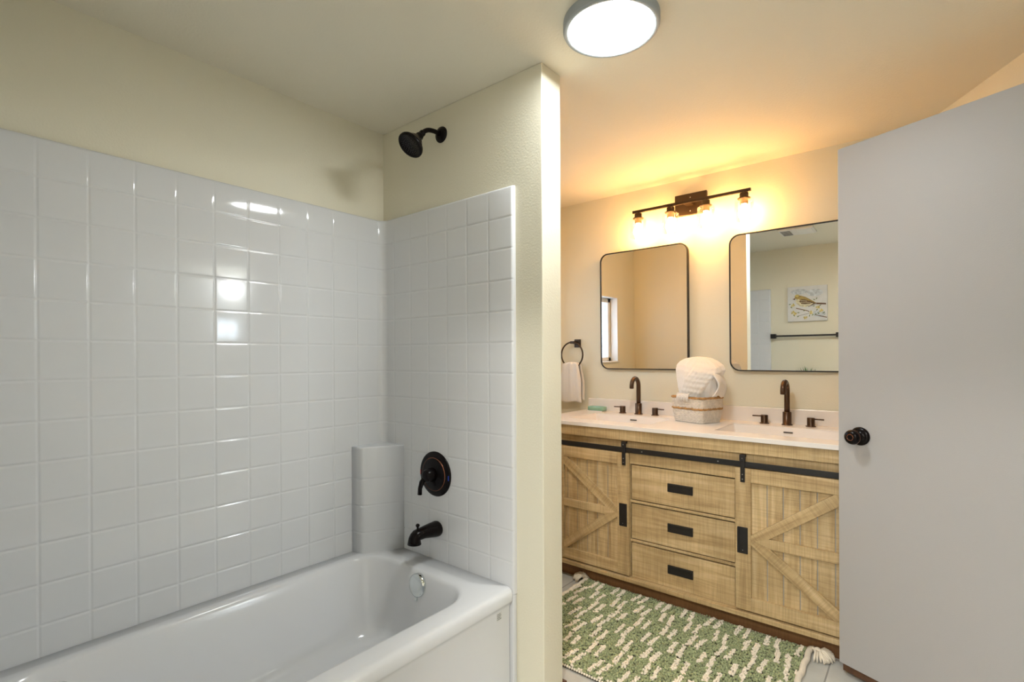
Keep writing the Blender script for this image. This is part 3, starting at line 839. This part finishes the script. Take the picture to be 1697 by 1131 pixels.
# folded towel through the ring
b = MB(); nu = 40
zb = TZ-0.086; prof = []
for i in range(26): prof.append((0, i/25))
def fold(u, ph, amp): return amp*(sin(u*9.5+ph)+0.5*sin(u*17+ph*1.7))
loops = []
NV = 24
ztop = zb+0.012
for i in range(NV+1):           # front flap, bottom to top
    t = i/NV; row = []
    z = 0.938+(ztop+0.016-0.938)*t
    wdt = 0.084-0.020*smoothstep((t-0.45)/0.55)
    for j in range(nu+1):
        u = -1+2*j/nu
        zz = z-(0.012*(u+1)*0.5 if False else 0)+(0.004*sin(u*4) if t < 0.05 else 0)
        zz -= 0.012*(u*u)*smoothstep((t-0.85)/0.15)
        row.append((TX-0.003+wdt*u+0.002*sin(t*7+u*3), TYR-0.013-0.006*smoothstep(t*3)-fold(u, 0.6, 0.0042)*(0.35+0.65*t), zz))
    loops.append(row)
for k in range(1, 6):           # over the ring
    a = pi*k/6; row = []
    for j in range(nu+1):
        u = -1+2*j/nu; wdt = 0.064
        row.append((TX-0.003+wdt*u, TYR-0.019*cos(a)-fold(u, 0.6, 0.0042)*(1-k/6)+fold(u, 2.0, 0.003)*k/6, ztop+0.016+0.008*sin(a)-0.012*u*u))
    loops.append(row)
for i in range(NV+1):           # rear flap, longer on the right
    t = i/NV; row = []
    z = ztop+0.016-(ztop+0.016-0.955)*t
    wdt = 0.064+0.020*smoothstep(t/0.55)
    for j in range(nu+1):
        u = -1+2*j/nu
        row.append((TX+0.004+wdt*u+0.004*t, TYR+0.015+fold(u, 2.0, 0.0035)-0.004*t, z-0.012*u*u*smoothstep((0.15-t)/0.15)))
    loops.append(row)
b.loft(loops, closed=False)
ht = b.build('hand_towel', M['towel'], origin=(TX, TYR, 0.94), recalc=False)
md = ht.modifiers.new('thickness', 'SOLIDIFY'); md.thickness = 0.004; md.offset = 0
tag(ht, 'white hand towel hanging through the towel ring', 'towel')

# ------------------------------------------------------------------ basket with the rolled throw
BC = Vector((-0.983, 2.812, CT)); ba = atan2(-0.378, 0.926)
bk = thing('storage_basket', 'white woven basket with tan bands between the two basins', 'basket', BC, Matrix.Rotation(ba, 3, 'Z'))
def bask(hw, hd_, r, z, n=6): return [Vector(p) for p in rrect(-hw, hw, -hd_, hd_, r, z, n, 14)]
def rope_ring(b, hw, hd_, r, z, rad, twist, amp):
    pts = bask(hw, hd_, r, z); N = len(pts); loops = []
    n = 10
    for i in range(N):
        tg = (pts[(i+1) % N]-pts[i-1]).normalized(); nr = Vector((tg.y, -tg.x, 0)); up = Vector((0, 0, 1))
        lp = []
        for j in range(n):
            a = 2*pi*j/n
            rr_ = rad*(1+amp*cos(2*(a-twist*i)))
            lp.append((pts[i]+nr*rr_*cos(a)+up*rr_*sin(a))[:])
        loops.append(lp)
    loops.append(loops[0])
    b.loft(loops)
b = MB(); nrow = 17; H_ = 0.135
for k in range(nrow):
    t = k/(nrow-1); z = 0.005+(H_-0.012)*t
    bul = 0.004*sin(pi*t)
    hw, hd_ = 0.093+0.012*t+bul, 0.076+0.010*t+bul
    # over-under weave of one course
    pts = bask(hw, hd_, 0.022, z); N = len(pts); loops = []; n = 8
    for i in range(N):
        tg = (pts[(i+1) % N]-pts[i-1]).normalized(); nr = Vector((tg.y, -tg.x, 0))
        off = 0.0016*cos(pi*(i+(k % 2)))
        loops.append([(pts[i]+nr*(off+0.0042*cos(2*pi*j/n))+Vector((0, 0, 0.0044*sin(2*pi*j/n))))[:] for j in range(n)])
    loops.append(loops[0]); b.loft(loops)
# inner lining and bottom
b.loft([[p[:] for p in bask(0.088, 0.071, 0.02, 0.003)], [p[:] for p in bask(0.100, 0.081, 0.02, H_-0.004)]], cap0=True, smooth=False)
b.build('woven_body', M['weave'], bk, local=True, recalc=False)
b = MB(); rope_ring(b, 0.108, 0.089, 0.023, H_, 0.0060, 0.75, 0.16); b.build('rim_band', M['rope'], bk, local=True, label='tan seagrass rim')
b = MB(); rope_ring(b, 0.1045, 0.0868, 0.022, 0.076, 0.0066, 0.75, 0.16); b.build('middle_band', M['rope'], bk, local=True, label='tan seagrass band')

th = thing('folded_throw', 'bunched white knit throw stuffed in the woven basket', 'throw', (BC.x, BC.y, CT+0.115))
b = MB(); nu = 160; rows = []
keys = [(0.010, 0.080, 0.062, 0.0, 0.0), (0.110, 0.088, 0.068, 0.002, 0.0), (0.140, 0.096, 0.075, 0.006, -0.002), (0.190, 0.110, 0.084, 0.012, -0.004), (0.240, 0.122, 0.088, 0.018, -0.004),
        (0.275, 0.128, 0.086, 0.023, -0.002), (0.300, 0.120, 0.076, 0.022, 0.002), (0.322, 0.096, 0.058, 0.018, 0.006), (0.340, 0.062, 0.038, 0.012, 0.008), (0.352, 0.032, 0.020, 0.008, 0.008), (0.357, 0.001, 0.001, 0.006, 0.008)]
def kint(z):
    for i in range(len(keys)-1):
        if keys[i][0] <= z <= keys[i+1][0]:
            t = (z-keys[i][0])/(keys[i+1][0]-keys[i][0])
            return [keys[i][k]+(keys[i+1][k]-keys[i][k])*t for k in range(1, 5)]
    return keys[-1][1:]
def ridge(x):            # sharp crest, soft valley
    return 1-2*abs(sin(x/2))**0.8
zl = [0.01, 0.06, 0.11]+[0.11+0.195*i/56 for i in range(1, 57)]+[0.305+0.052*sin(pi/2*i/16) for i in range(1, 17)]
for z in zl:
    rx, ry, cx, cy = kint(min(z, 0.357)); row = []
    for j in range(nu):
        a = 2*pi*j/nu
        sup = (abs(cos(a))**2.3+abs(sin(a))**2.3)**(-1/2.3)
        k = smoothstep((z-0.105)/0.05)*smoothstep((0.362-z)/0.03)
        h = (z-0.11)/0.24
        f = 0.085*ridge(3*a+h*2.2+0.4)+0.065*ridge(6*a-h*3.4+1.3)+0.030*ridge(11*a+h*6)
        # the broad ribbed knit strip that sweeps up across the front
        d = a+pi/2+0.35-h*0.95
        d = (d+pi) % (2*pi)-pi
        band = smoothstep((0.62-abs(d))/0.16)
        f = f*(1-0.75*band)+0.055*band+0.020*band*cos(h*52+d*3)+0.012*band*sin(d*34)
        s_ = 1+f*k
        x, y = rx*sup*cos(a)*s_, ry*sup*sin(a)*s_
        zz = z+0.012*sin(a*2+0.8)*k*smoothstep((z-0.2)/0.08)
        row.append((BC.x+cx+x, BC.y+cy+y, CT+zz))
    rows.append(row)
b.loft(rows, cap0=True, cap1=True)
b.build('knit_body', M['throw'], th)
# right-hand flap hanging over and the fringe over the basket rim
b = MB(); rows = []
for i in range(13):
    t = i/12; row = []
    for j in range(13):
        u = j/12
        row.append((BC.x+0.112+0.034*sin(pi*t)*(1-0.4*u)+0.014*u, BC.y-0.085+0.125*u-0.012*sin(pi*t), CT+0.145+0.120*t+0.012*sin(u*5)))
    rows.append(row)
b.loft(rows, closed=False)
fl = b.build('corner_flap', M['throw'], th, recalc=False)
md = fl.modifiers.new('thickness', 'SOLIDIFY'); md.thickness = 0.007; md.offset = 0
b = MB()
for k in range(12):
    t = k/11
    q = Vector((BC.x-0.083+0.075*t, BC.y-0.066-0.038*t, CT+0.140))
    q.y -= 0.012; q.z -= 0.004*abs(t-0.5)
    b.tube([q+Vector((0, 0.018, 0.020)), q+Vector((0, 0.002, 0.011)), q+Vector((0.001, -0.004, 0)), q+Vector((random.uniform(-.003, .003), -0.004, -0.020))], [0.0030, 0.0034, 0.0026, 0.0020], 7)
b.build('fringe', M['throw'], th)

# ------------------------------------------------------------------ rug
RX0, RX1, RY0, RY1 = -1.457, -0.388, 1.700, 2.440
rg = thing('bath_rug', 'green shag bath rug with cream dashes and corner tassels', 'rug', ((RX0+RX1)/2, (RY0+RY1)/2, 0))
MB().box(RX0, RX1, RY0, RY1, 0.0, 0.008, 0.003).build('backing', M['rugbase'], rg)
gb, cb = MB(), MB()
t_ = (1+sqrt(5))/2
ico = [Vector(p).normalized() for p in [(-1, t_, 0), (1, t_, 0), (-1, -t_, 0), (1, -t_, 0), (0, -1, t_), (0, 1, t_), (0, -1, -t_), (0, 1, -t_), (t_, 0, -1), (t_, 0, 1), (-t_, 0, -1), (-t_, 0, 1)]]
icf = [(0, 11, 5), (0, 5, 1), (0, 1, 7), (0, 7, 10), (0, 10, 11), (1, 5, 9), (5, 11, 4), (11, 10, 2), (10, 7, 6), (7, 1, 8), (3, 9, 4), (3, 4, 2), (3, 2, 6), (3, 6, 8), (3, 8, 9), (4, 9, 5), (2, 4, 11), (6, 2, 10), (8, 6, 7), (9, 8, 1)]
def tuft(b, x, y, z, r, sq):
    a = random.uniform(0, pi); ca, sa = cos(a), sin(a)
    b.add([(x+r*(p.x*ca-p.y*sa), y+r*(p.x*sa+p.y*ca)*1.1, z+r*sq*p.z) for p in ico], icf, True)
def is_cream(x, y):
    row_h = 0.1035
    q = (RY1-y)/row_h; ri = int(q); fr = q-ri
    rnd = random.Random(ri*131+5)
    off = (0.061 if ri % 2 else 0.0)+rnd.uniform(-0.012, 0.012)
    lx = x-RX0-0.035-off
    ci = math.floor(lx/0.122); f = lx-ci*0.122
    r2 = random.Random(ri*977+ci*31)
    y0 = 0.03+r2.uniform(-0.06, 0.06); y1 = 0.95+r2.uniform(-0.08, 0.06); sl = r2.uniform(-0.004, 0.004)
    f += sl*(fr-0.5)*4
    if 0.021 < f < 0.039: return y0 < fr < y1
    if 0.060 < f < 0.078: return y0+0.04 < fr < y1+0.05
    return False
nx, ny = 132, 92
for i in range(nx):
    for j in range(ny):
        x = RX0+0.006+(RX1-RX0-0.012)*(i+0.5)/nx+random.uniform(-.0025, .0025)
        y = RY0+0.003+(RY1-RY0-0.006)*(j+0.5)/ny+random.uniform(-.0025, .0025)
        if is_cream(x, y):
            if random.random() < 0.96: tuft(cb, x, y, 0.016+random.uniform(-.001, .003), 0.0054, 0.95)
            else: tuft(gb, x, y, 0.013, 0.006, 0.9)
        else:
            tuft(gb, x, y, 0.013+random.uniform(-.005, .005), 0.0056*random.uniform(.8, 1.15), 1.0)
for j in range(0, 95):      # cream stitched border on the long sides
    x = RX0+(RX1-RX0)*(j+0.5)/95
    tuft(cb, x, RY0, 0.010, 0.0055, 0.9); tuft(cb, x, RY1, 0.010, 0.0055, 0.9)
gb.build('green_pile', M['green'], rg, recalc=False)
cb.build('cream_dashes', M['cream'], rg, recalc=False, label='cream dashes in the green pile')
for x in (RX0-0.004, RX1+0.006):
    b = MB(); n = 50
    b.tube([(x+0.002*sin(i*0.9), RY0-0.005+(RY1-RY0+0.01)*i/n, 0.0125+0.0015*sin(i*1.7)) for i in range(n+1)], 0.0115, 10)
    b.build('edge_cord', M['cream'], rg, label='cream cord along the rug end')
def tassel(x, y, dx, dy, cx_, cy_):
    b = MB(); d = Vector((dx, dy, 0)).normalized(); s_ = Vector((-d.y, d.x, 0))
    b.tube([(cx_, cy_, 0.014), ((cx_+x)/2, (cy_+y)/2, 0.026), (x, y, 0.024)], 0.0075, 8)
    b.sphere((x, y, 0.024), 0.016, 12, (1, 1, 0.95))
    for k in range(70):
        a = random.uniform(-1.25, 1.25); l = random.uniform(0.045, 0.066); e = random.uniform(-0.3, 1.0)
        dr = d*cos(a)+s_*sin(a)
        p0 = Vector((x, y, 0.024)); p1 = p0+dr*l*0.45+Vector((0, 0, 0.012*e)); p2 = p0+dr*l*0.85+Vector((0, 0, 0.004*e-0.006)); p3 = p0+dr*l*0.95+Vector((0, 0, -0.018))
        for p in (p1, p2, p3): p.z = max(p.z, 0.0045)
        b.tube([p0, p1, p2, p3], [0.0035, 0.0042, 0.0036, 0.0022], 5)
    b.build('tassel', M['cream'], rg, label='fluffy cream tassel')
tassel(-1.485, 2.440, -0.85, -0.15, RX0, RY1)
tassel(-0.352, 2.418, 0.9, -0.42, RX1, RY1)
tassel(-1.485, 1.690, -0.8, -0.5, RX0, RY0)
tassel(-0.360, 1.690, 0.8, -0.5, RX1, RY0)

# ------------------------------------------------------------------ things seen only in the right mirror
tb = thing('towel_bar', 'black towel bar with square posts below the bird painting', 'towel bar', (-0.866, YB, 1.383))
for x in (-1.162, -0.572): MB().box(x-0.024, x+0.024, YB, YB+0.066, 1.359, 1.407, 0.003).build('post', M['black'], tb)
MB().box(-1.150, -0.584, YB+0.040, YB+0.058, 1.374, 1.392, 0.002).build('bar', M['black'], tb)

PX0, PX1, PZ0, PZ1 = -1.026, -0.670, 1.532, 1.892
cv = thing('canvas_painting', 'square canvas painting of a small bird on a blossom branch', 'painting', ((PX0+PX1)/2, YB, (PZ0+PZ1)/2))
MB().box(PX0, PX1, YB, YB+0.030, PZ0, PZ1, 0.002).build('canvas', M['canvas'], cv)
paint = [pbr('paint_'+n, c, 0.8, var=0.25, vscale=50) for n, c in (('tan', (0.42, 0.30, 0.10)), ('brown', (0.16, 0.09, 0.045)), ('pale', (0.72, 0.66, 0.45)), ('yellow', (0.62, 0.50, 0.16)), ('green', (0.16, 0.22, 0.08)), ('grey', (0.30, 0.28, 0.28)), ('mist', (0.60, 0.64, 0.66)))]
b = MB(); lay = [0]
def P2(a, c): return (PX0+(PX1-PX0)*a, PZ0+(PZ1-PZ0)*c)
def blob(mi, pts):
    b.cur = mi; lay[0] += 1; y = YB+0.0302+lay[0]*0.00006
    q = [P2(*p) for p in pts]; n = len(q)
    a = sum(q[i][0]*q[(i+1) % n][1]-q[(i+1) % n][0]*q[i][1] for i in range(n))
    if a > 0: q = q[::-1]
    b.add([(x, y, z) for x, z in q], [tuple(range(n))], False)
def ell(mi, a, c, ra, rc, rot=0.0, n=18):
    cr, sr = cos(rot), sin(rot)
    blob(mi, [(a+ra*cos(t)*cr-rc*sin(t)*sr, c+ra*cos(t)*sr+rc*sin(t)*cr) for t in [2*pi*i/n for i in range(n)]])
def strk(mi, p, q, w0, w1):
    dx, dy = q[0]-p[0], q[1]-p[1]; l = sqrt(dx*dx+dy*dy); nx_, ny_ = -dy/l, dx/l
    blob(mi, [(p[0]+nx_*w0, p[1]+ny_*w0), (q[0]+nx_*w1, q[1]+ny_*w1), (q[0]-nx_*w1, q[1]-ny_*w1), (p[0]-nx_*w0, p[1]-ny_*w0)])
ell(6, 0.30, 0.85, 0.22, 0.08); ell(6, 0.70, 0.80, 0.20, 0.10); ell(6, 0.80, 0.20, 0.16, 0.10)
strk(1, (0.22, 0.38), (0.52, 0.29), 0.012, 0.010); strk(1, (0.52, 0.29), (0.62, 0.20), 0.010, 0.008); strk(1, (0.70, 0.17), (0.99, 0.08), 0.008, 0.012); strk(5, (0.25, 0.15), (0.55, 0.22), 0.007, 0.006)
blob(1, [(0.66, 0.52), (0.97, 0.485), (0.97, 0.445), (0.72, 0.465), (0.60, 0.45)])
blob(5, [(0.52, 0.42), (0.74, 0.50), (0.74, 0.475), (0.54, 0.40)])
blob(2, [(0.20, 0.60), (0.24, 0.50), (0.33, 0.43), (0.46, 0.40), (0.58, 0.44), (0.66, 0.50), (0.60, 0.58), (0.45, 0.66), (0.32, 0.70)])
blob(0, [(0.26, 0.70), (0.34, 0.74), (0.47, 0.69), (0.60, 0.60), (0.74, 0.50), (0.60, 0.51), (0.44, 0.52), (0.34, 0.58)])
blob(1, [(0.30, 0.57), (0.36, 0.63), (0.46, 0.61), (0.70, 0.51), (0.48, 0.49), (0.36, 0.50)])
strk(2, (0.34, 0.55), (0.60, 0.525), 0.008, 0.004); strk(2, (0.34, 0.60), (0.50, 0.57), 0.008, 0.004)
ell(0, 0.26, 0.70, 0.075, 0.068); ell(3, 0.25, 0.74, 0.055, 0.035); ell(3, 0.22, 0.67, 0.03, 0.02)
blob(1, [(0.20, 0.68), (0.13, 0.645), (0.17, 0.63), (0.20, 0.62)]); ell(1, 0.225, 0.69, 0.013, 0.013)
for a, c in ((0.14, 0.47), (0.14, 0.26), (0.60, 0.24), (0.46, 0.10), (0.77, 0.38), (0.85, 0.28), (0.19, 0.22)):
    for k in range(5):
        t = 2*pi*k/5+a*9; ell(2 if k % 2 else 3, a+0.030*cos(t), c+0.030*sin(t), 0.028, 0.020, t, 10)
    ell(3, a, c, 0.014, 0.014, 0, 8)
for a, c, t in ((0.06, 0.50, 0.2), (0.10, 0.41, -0.6), (0.17, 0.17, -0.8), (0.28, 0.25, 0.1), (0.27, 0.14, 0.6), (0.43, 0.30, 0.4), (0.56, 0.15, 1.3), (0.64, 0.17, 0.9), (0.67, 0.42, 0.2), (0.75, 0.31, 0.9), (0.83, 0.43, 0.5), (0.72, 0.19, 0.4), (0.78, 0.21, -0.7), (0.74, 0.63, 1.0), (0.68, 0.60, -0.4), (0.92, 0.22, 0.8)):
    ell(4, a, c, 0.030, 0.012, t, 8)
b.build('bird_picture', paint, cv, recalc=False, label='painted yellow-brown bird among pale blossoms')

# toilet under the towel bar carries the plant whose tips the mirror shows
TXc = -0.84
tl = thing('toilet', 'white toilet against the wall below the towel bar, beside the tub', 'toilet', (TXc, 0.3, 0))
b = MB(); b.loft([rrect(TXc-0.19, TXc+0.19, YB+0.015, YB+0.20, 0.03, 0.38), rrect(TXc-0.205, TXc+0.205, YB+0.012, YB+0.21, 0.03, 0.72)], True, True); b.build('tank', M['tub'], tl)
b = MB(); b.loft([rrect(TXc-0.215, TXc+0.215, YB+0.006, YB+0.22, 0.03, 0.72), rrect(TXc-0.215, TXc+0.215, YB+0.006, YB+0.22, 0.03, 0.745), rrect(TXc-0.205, TXc+0.205, YB+0.014, YB+0.212, 0.03, 0.752)], True, True); b.build('tank_lid', M['tub'], tl)
b = MB()
def ov_(z, ry, rx, cy): return [(TXc+rx*cos(2*pi*j/40), cy+ry*sin(2*pi*j/40)*(1.0 if sin(2*pi*j/40) > 0 else 0.9), z) for j in range(40)]
b.loft([ov_(0.0, 0.22, 0.11, 0.32), ov_(0.03, 0.22, 0.105, 0.32), ov_(0.2, 0.20, 0.11, 0.33), ov_(0.32, 0.24, 0.165, 0.38), ov_(0.385, 0.265, 0.185, 0.40), ov_(0.395, 0.26, 0.18, 0.40)], True, True); b.build('bowl', M['tub'], tl)
b = MB(); b.loft([ov_(0.396, 0.265, 0.187, 0.40), ov_(0.418, 0.265, 0.187, 0.40), ov_(0.428, 0.25, 0.175, 0.40)], True, True); b.build('seat_lid', M['trim'], tl)
MB().box(TXc-0.19, TXc-0.11, YB+0.205, YB+0.225, 0.665, 0.68, 0.004).build('flush_lever', M['chrome'], tl)
pl = thing('potted_plant', 'small green potted plant on the toilet tank', 'plant', (TXc, YB+0.055, 0.752))
b = MB(); b.lathe([(0.030, 0.0), (0.038, 0.09), (0.040, 0.092), (0.040, 0.10), (0.036, 0.10), (0.034, 0.08), (0.0, 0.08)], (TXc, YB+0.055, 0.752), (0, 0, 1), 28); b.build('pot', M['counter'], pl)
M['leaf'] = pbr('leaf_green', (0.06, 0.16, 0.035), 0.5, var=0.4, vscale=30)
b = MB()
for k in range(60):
    a = random.uniform(0, 2*pi); l = random.uniform(0.12, 0.25); sp_ = random.uniform(0.1, 0.5)
    p0 = Vector((TXc, YB+0.055, 0.83)); d = Vector((cos(a)*sp_, sin(a)*sp_*0.35, 1)).normalized(); s_ = Vector((-sin(a), cos(a), 0))
    vs = []
    for i in range(5):
        t = i/4; q = p0+d*l*t+Vector((cos(a), sin(a)*0.3, 0))*0.02*t*t; ww = 0.007*sin(pi*(0.15+0.85*t))+0.0006
        vs += [(q-s_*ww)[:], (q+s_*ww)[:]]
    b.add(vs, [(2*i, 2*i+1, 2*i+3, 2*i+2) for i in range(4)], True)
b.build('leaves', M['leaf'], pl, recalc=False)
